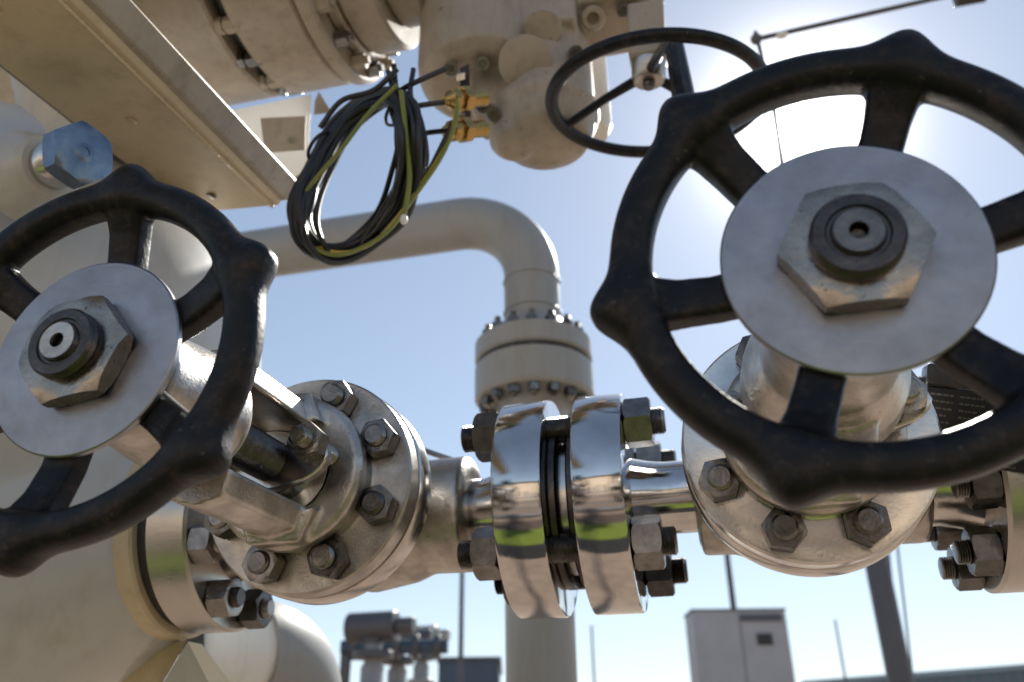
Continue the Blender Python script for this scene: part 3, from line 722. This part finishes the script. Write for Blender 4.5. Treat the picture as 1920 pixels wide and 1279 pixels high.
# thin conduit left of the flange joint
cn = thing('conduit', 'thin dark conduit behind the valve body left of the polished flanges', 'conduit', loc=at(830, 860, 1.4))
bpy.context.view_layer.update(); b = bmesh.new(); tube(b, [cn.matrix_world.inverted() @ at(x, y, 1.4) for x, y in ((770, 836), (815, 852), (880, 874))], .0045, 10); obj('pipe_run', b, bolt_m, cn)

# ================================================================ FAR THINGS
def upright(name, label, cat, px0, px1, ptop, d, depth, mt, parts=None, group=None):
    p0, p1 = at(px0, ptop, d), at(px1, ptop, d); top = p0.z
    ux = Vector((p1.x - p0.x, p1.y - p0.y, 0)); wd = ux.length; ux.normalize()
    Mx = frame((p0.x, p0.y, 0), (0, 0, 1), ux)
    o = thing(name, label, cat, Mx, group)
    b = bmesh.new(); box(b, 0, wd, 0, depth, 0, top); obj('wall', b, mt, o, smooth=0, bevel=.02)
    return o, wd, top
o, wd, tp = upright('equipment_cabin', 'grey box shaped cabin with one small dark opening, right of the flanges at the bottom', 'building', 1297, 1472, 1146, 26, 1.2, mat('cabin_paint', (.38, .38, .40), .55, scale=1.5, var=.1))
b = bmesh.new(); box(b, -.03, wd + .03, -.03, 1.23, tp + .003, tp + .05); obj('roof', b, polem, o, smooth=0)
b = bmesh.new(); box(b, wd * .66, wd * .82, -.04, -.002, tp - 1.0, tp - .68); obj('vent', b, darkm, o, smooth=0)
b = bmesh.new(); box(b, wd * .5, wd * .95, -.05, -.002, tp - .32, tp - .12); obj('lamp_rail', b, polem, o, smooth=0)
for f_ in (.5,):
    b = bmesh.new(); box(b, wd * f_ - .02, wd * f_ + .02, -.014, -.002, 0.1, tp - .35); obj('panel_seam', b, wallg, o, smooth=0)
o, wd, tp = upright('dark_shed', 'low dark blue shed at the bottom left of the vertical grey pipe', 'building', 822, 936, 1240, 40, 6, bluem)
b = bmesh.new(); box(b, -.1, wd + .1, -.1, 6.1, tp + .003, tp + .16); obj('roof', b, polem, o, smooth=0)
def solve(px, py, z):
    k = FW.z + UP.z * (640 - py) / F + RT.z * (px - 960) / F
    return at(px, py, (z - CAM.z) / k)
a_, c_ = solve(1500, 1278, 13), solve(1960, 1243, 13)
ux = Vector((c_.x - a_.x, c_.y - a_.y, 0)); L_ = ux.length
fo = thing('long_hall', 'long low blue grey hall on the horizon at the bottom right', 'building', frame((a_.x, a_.y, 0), (0, 0, 1), ux))
b = bmesh.new(); box(b, 0, L_, 0, 20, 0, 13 - .6); obj('wall', b, mat('hall_cladding', (.12, .17, .2), .6, scale=.3), fo, smooth=0)
b = bmesh.new(); prism(b, [(0, 12.4), (L_, 12.4), (L_ - .4, 13), (.4, 13)], -20.2, .3, Matrix(((1, 0, 0, 0), (0, 0, -1, 0), (0, 1, 0, .004), (0, 0, 0, 1)))); obj('roof', b, mat('hall_roof', (.25, .32, .36), .5, scale=.3), fo, smooth=0)
for k in range(24):
    b = bmesh.new(); xx = L_ * (k + .5) / 24; box(b, xx - .12, xx + .12, -.1, -.01, 0, 12.3); obj('pilaster', b, wallg, fo, smooth=0)

def mast(label, px, ptop, d, r, name='mast', lean=None, rt=.7, grp=None):
    p = at(px, ptop, d)
    o = thing(name, label, 'mast', Matrix.Translation((p.x, p.y, 0)), grp)
    b = bmesh.new(); lathe(b, [(r, 0), (r * rt, p.z)], None, 20); obj('pole', b, polem, o)
    b = bmesh.new(); lathe(b, [(r * 2.2, 0), (r * 2.2, .06), (r * 1.2, .3)], None, 20); obj('base', b, polem, o)
    b = bmesh.new(); lathe(b, [(r * rt * 1.3, p.z - .05), (r * rt * 1.5, p.z), (r * .3, p.z + .08)], None, 16); obj('cap', b, polem, o)
    return o
mast('thin grey mast seen below the cast body left of the polished flanges', 868, 960, 22, .075)
mast('thin mast rising behind the grey cabin', 1358, 1000, 32, .14)
mast('faint thin mast on the horizon left of the cabin', 1109, 1175, 60, .10)
mast('faint thin mast on the horizon right of the cabin', 1566, 1165, 60, .10)
dp = mast('thick dark leaning post under the right valve', 1612, 900, 9, .12, 'post', rt=.95)
for o_, px, dx in ((0, 1652, 0), (1, 1668, 0)):
    q = thing('guy_wire', ['left one of the two guy wires beside the thick post', 'right one of the two guy wires beside the thick post'][o_], 'guy wire', loc=at(px, 1000, 9.5), group='guy wires')
    bpy.context.view_layer.update()
    iv = q.matrix_world.inverted(); b = bmesh.new(); e = at(px + 52 + o_ * 6, 1400, 8.3); tube(b, [iv @ at(px, 900, 9.8), iv @ e], .012, 8); obj('wire', b, polem, q)
    b = bmesh.new(); sphere(b, iv @ e, .05, 12); obj('anchor', b, polem, q)

# blurred pipe manifold far left bottom
def manifold(px, ptop, d, lab, s=1):
    p = at(px, ptop, d); o = thing('standpipe', lab, 'standpipe', Matrix.Translation((p.x, p.y, 0)), 'distant standpipes')
    h = p.z
    b = bmesh.new(); lathe(b, [(.10 * s, 0), (.10 * s, h - .35), (.07 * s, h - .3), (.07 * s, h)], None, 24); obj('column', b, greyp, o)
    for z in (h - .55, h - .28, h - .9):
        b = bmesh.new(); cyl(b, .17 * s, z, z + .06, None, 24); obj('flange', b, greyp if z != h - .28 else polem, o)
    b = bmesh.new(); cyl(b, .13 * s, -.24 * s, .2 * s, Matrix.Translation((0, 0, h - .02)) @ RX(), 24); cyl(b, .07 * s, .2 * s, .36 * s, Matrix.Translation((0, 0, h - .02)) @ RX(), 16); box(b, -.06, .06, -.08, .08, h - .16, h - .02)
    obj('actuator', b, polem if s > .95 else greyp, o)
    b = bmesh.new(); tube(b, [(0, 0, h - .75), (.35 * s, 0, h - .75)], .05 * s, 16); cyl(b, .1 * s, .3 * s, .38 * s, Matrix.Translation((0, 0, h - .75)) @ RX(), 20); obj('branch', b, greyp, o)
    return o
manifold(703, 1172, 7.5, 'grey standpipe nearest the white elbow, with dark actuator on top', 1.0)
manifold(748, 1192, 9, 'middle pale standpipe in the distant group', 1.0)
manifold(792, 1190, 10, 'distant standpipe nearest the dark blue shed', .9)

hpz = at(640, 1215, 8.5); hq = at(840, 1212, 8.5)
hr = thing('header_pipe', 'low horizontal header pipe running behind the distant standpipes', 'pipe', loc=hpz)
bpy.context.view_layer.update()
b = bmesh.new(); e_ = hq - hpz; e_.z = 0; tube(b, [(0, 0, 0), e_ * .5, e_], .07, 16); obj('pipe_run', b, bluem, hr)
for q in (.12, .36, .52, .7, .9):
    b = bmesh.new(); cyl(b, .12, -.03, .03, frame(e_ * q, e_), 20); obj('flange', b, polem, hr)
for q in (.05,):
    b = bmesh.new(); p_ = e_ * q; box(b, p_.x - .04, p_.x + .04, p_.y - .04, p_.y + .04, -hpz.z, -.07); obj('leg', b, polem, hr)

# overhead rod, clamp and lamp
rod = thing('overhead_rod', 'thin dark overhead rod slanting up to the right, clamp at its lower end', 'rod', loc=at(1420, 72, 3))
bpy.context.view_layer.update(); iv = rod.matrix_world.inverted()
b = bmesh.new(); tube(b, [iv @ at(1410, 76, 3), iv @ at(1780, -8, 3.1)], .009, 12); obj('bar', b, polem, rod)
b = bmesh.new(); tube(b, [iv @ at(1416, 60, 3), iv @ at(1424, 90, 2.98), iv @ at(1452, 210, 2.9), iv @ at(1470, 330, 2.85)], .007, 12); obj('drop_rod', b, polem, rod)
b = bmesh.new(); sphere(b, iv @ at(1418, 74, 2.99), .02, 20); obj('clamp', b, polem, rod)
b = bmesh.new(); sphere(b, iv @ at(1466, 66, 3), (.022, .014, .014), 20); obj('insulator', b, white_m, rod)
lf = thing('floodlight', 'dark underside of a floodlight at the top right edge', 'floodlight', frame(at(1822, -16, 4), (0, 0, -1)))
b = bmesh.new(); box(b, -.07, .07, -.06, .06, -.06, .03); obj('housing', b, polem, lf, bevel=.01)
b = bmesh.new(); box(b, -.055, .055, -.045, .045, .0305, .036); obj('lens', b, darkm, lf, bevel=.002)

# ================================================================ BEHIND THE CAMERA (what the steel reflects)
wl = thing('site_building', 'long beige plant building behind the camera', 'building', Matrix.Translation((0, -15, 0)))
b = bmesh.new(); box(b, -30, 30, -6, 0, 0, 4.6); obj('wall', b, mat('beige_wall', (.50, .40, .30), .7, scale=.8), wl, smooth=0)
b = bmesh.new(); box(b, -30.3, 30.3, -6.3, .3, 4.603, 4.8); obj('roof', b, polem, wl, smooth=0)
for k in range(20):
    b = bmesh.new(); x = -28 + k * 3; box(b, x, x + 1.2, .002, .06, .0, 2.4 if k % 3 == 0 else 1.9); obj('door' if k % 3 == 0 else 'panel', b, polem if k % 2 else bluem, wl, smooth=0)

fz = thing('site_fence', 'post and rail fence behind the camera', 'fence', Matrix.Translation((0, -5.2, 0)))
for k in range(25):
    b = bmesh.new(); x = -12 + k; box(b, x - .03, x + .03, -.03, .03, 0, 1.5); obj('post', b, polem, fz, smooth=0)
for z in (.5, 1.0, 1.42):
    b = bmesh.new(); box(b, -12.2, 12.2, .031, .05, z, z + .06); obj('rail', b, bluem, fz, smooth=0)
lp = thing('reflect_pipe', 'dark pipe run added low behind the camera for its reflection', 'pipe', Matrix.Translation((0, -3.9, .35)))  # unseen pipe added to draw dark lines in the steel reflections
b = bmesh.new(); tube(b, [(-12, 0, 0), (0, 0, 0), (12, 0, 0)], .13, 24); obj('pipe_run', b, polem, lp)
for k in range(9):
    b = bmesh.new(); box(b, -10 + k * 2.5 - .05, -10 + k * 2.5 + .05, -.1, .1, -.35, -.12); obj('saddle', b, polem, lp, smooth=0)
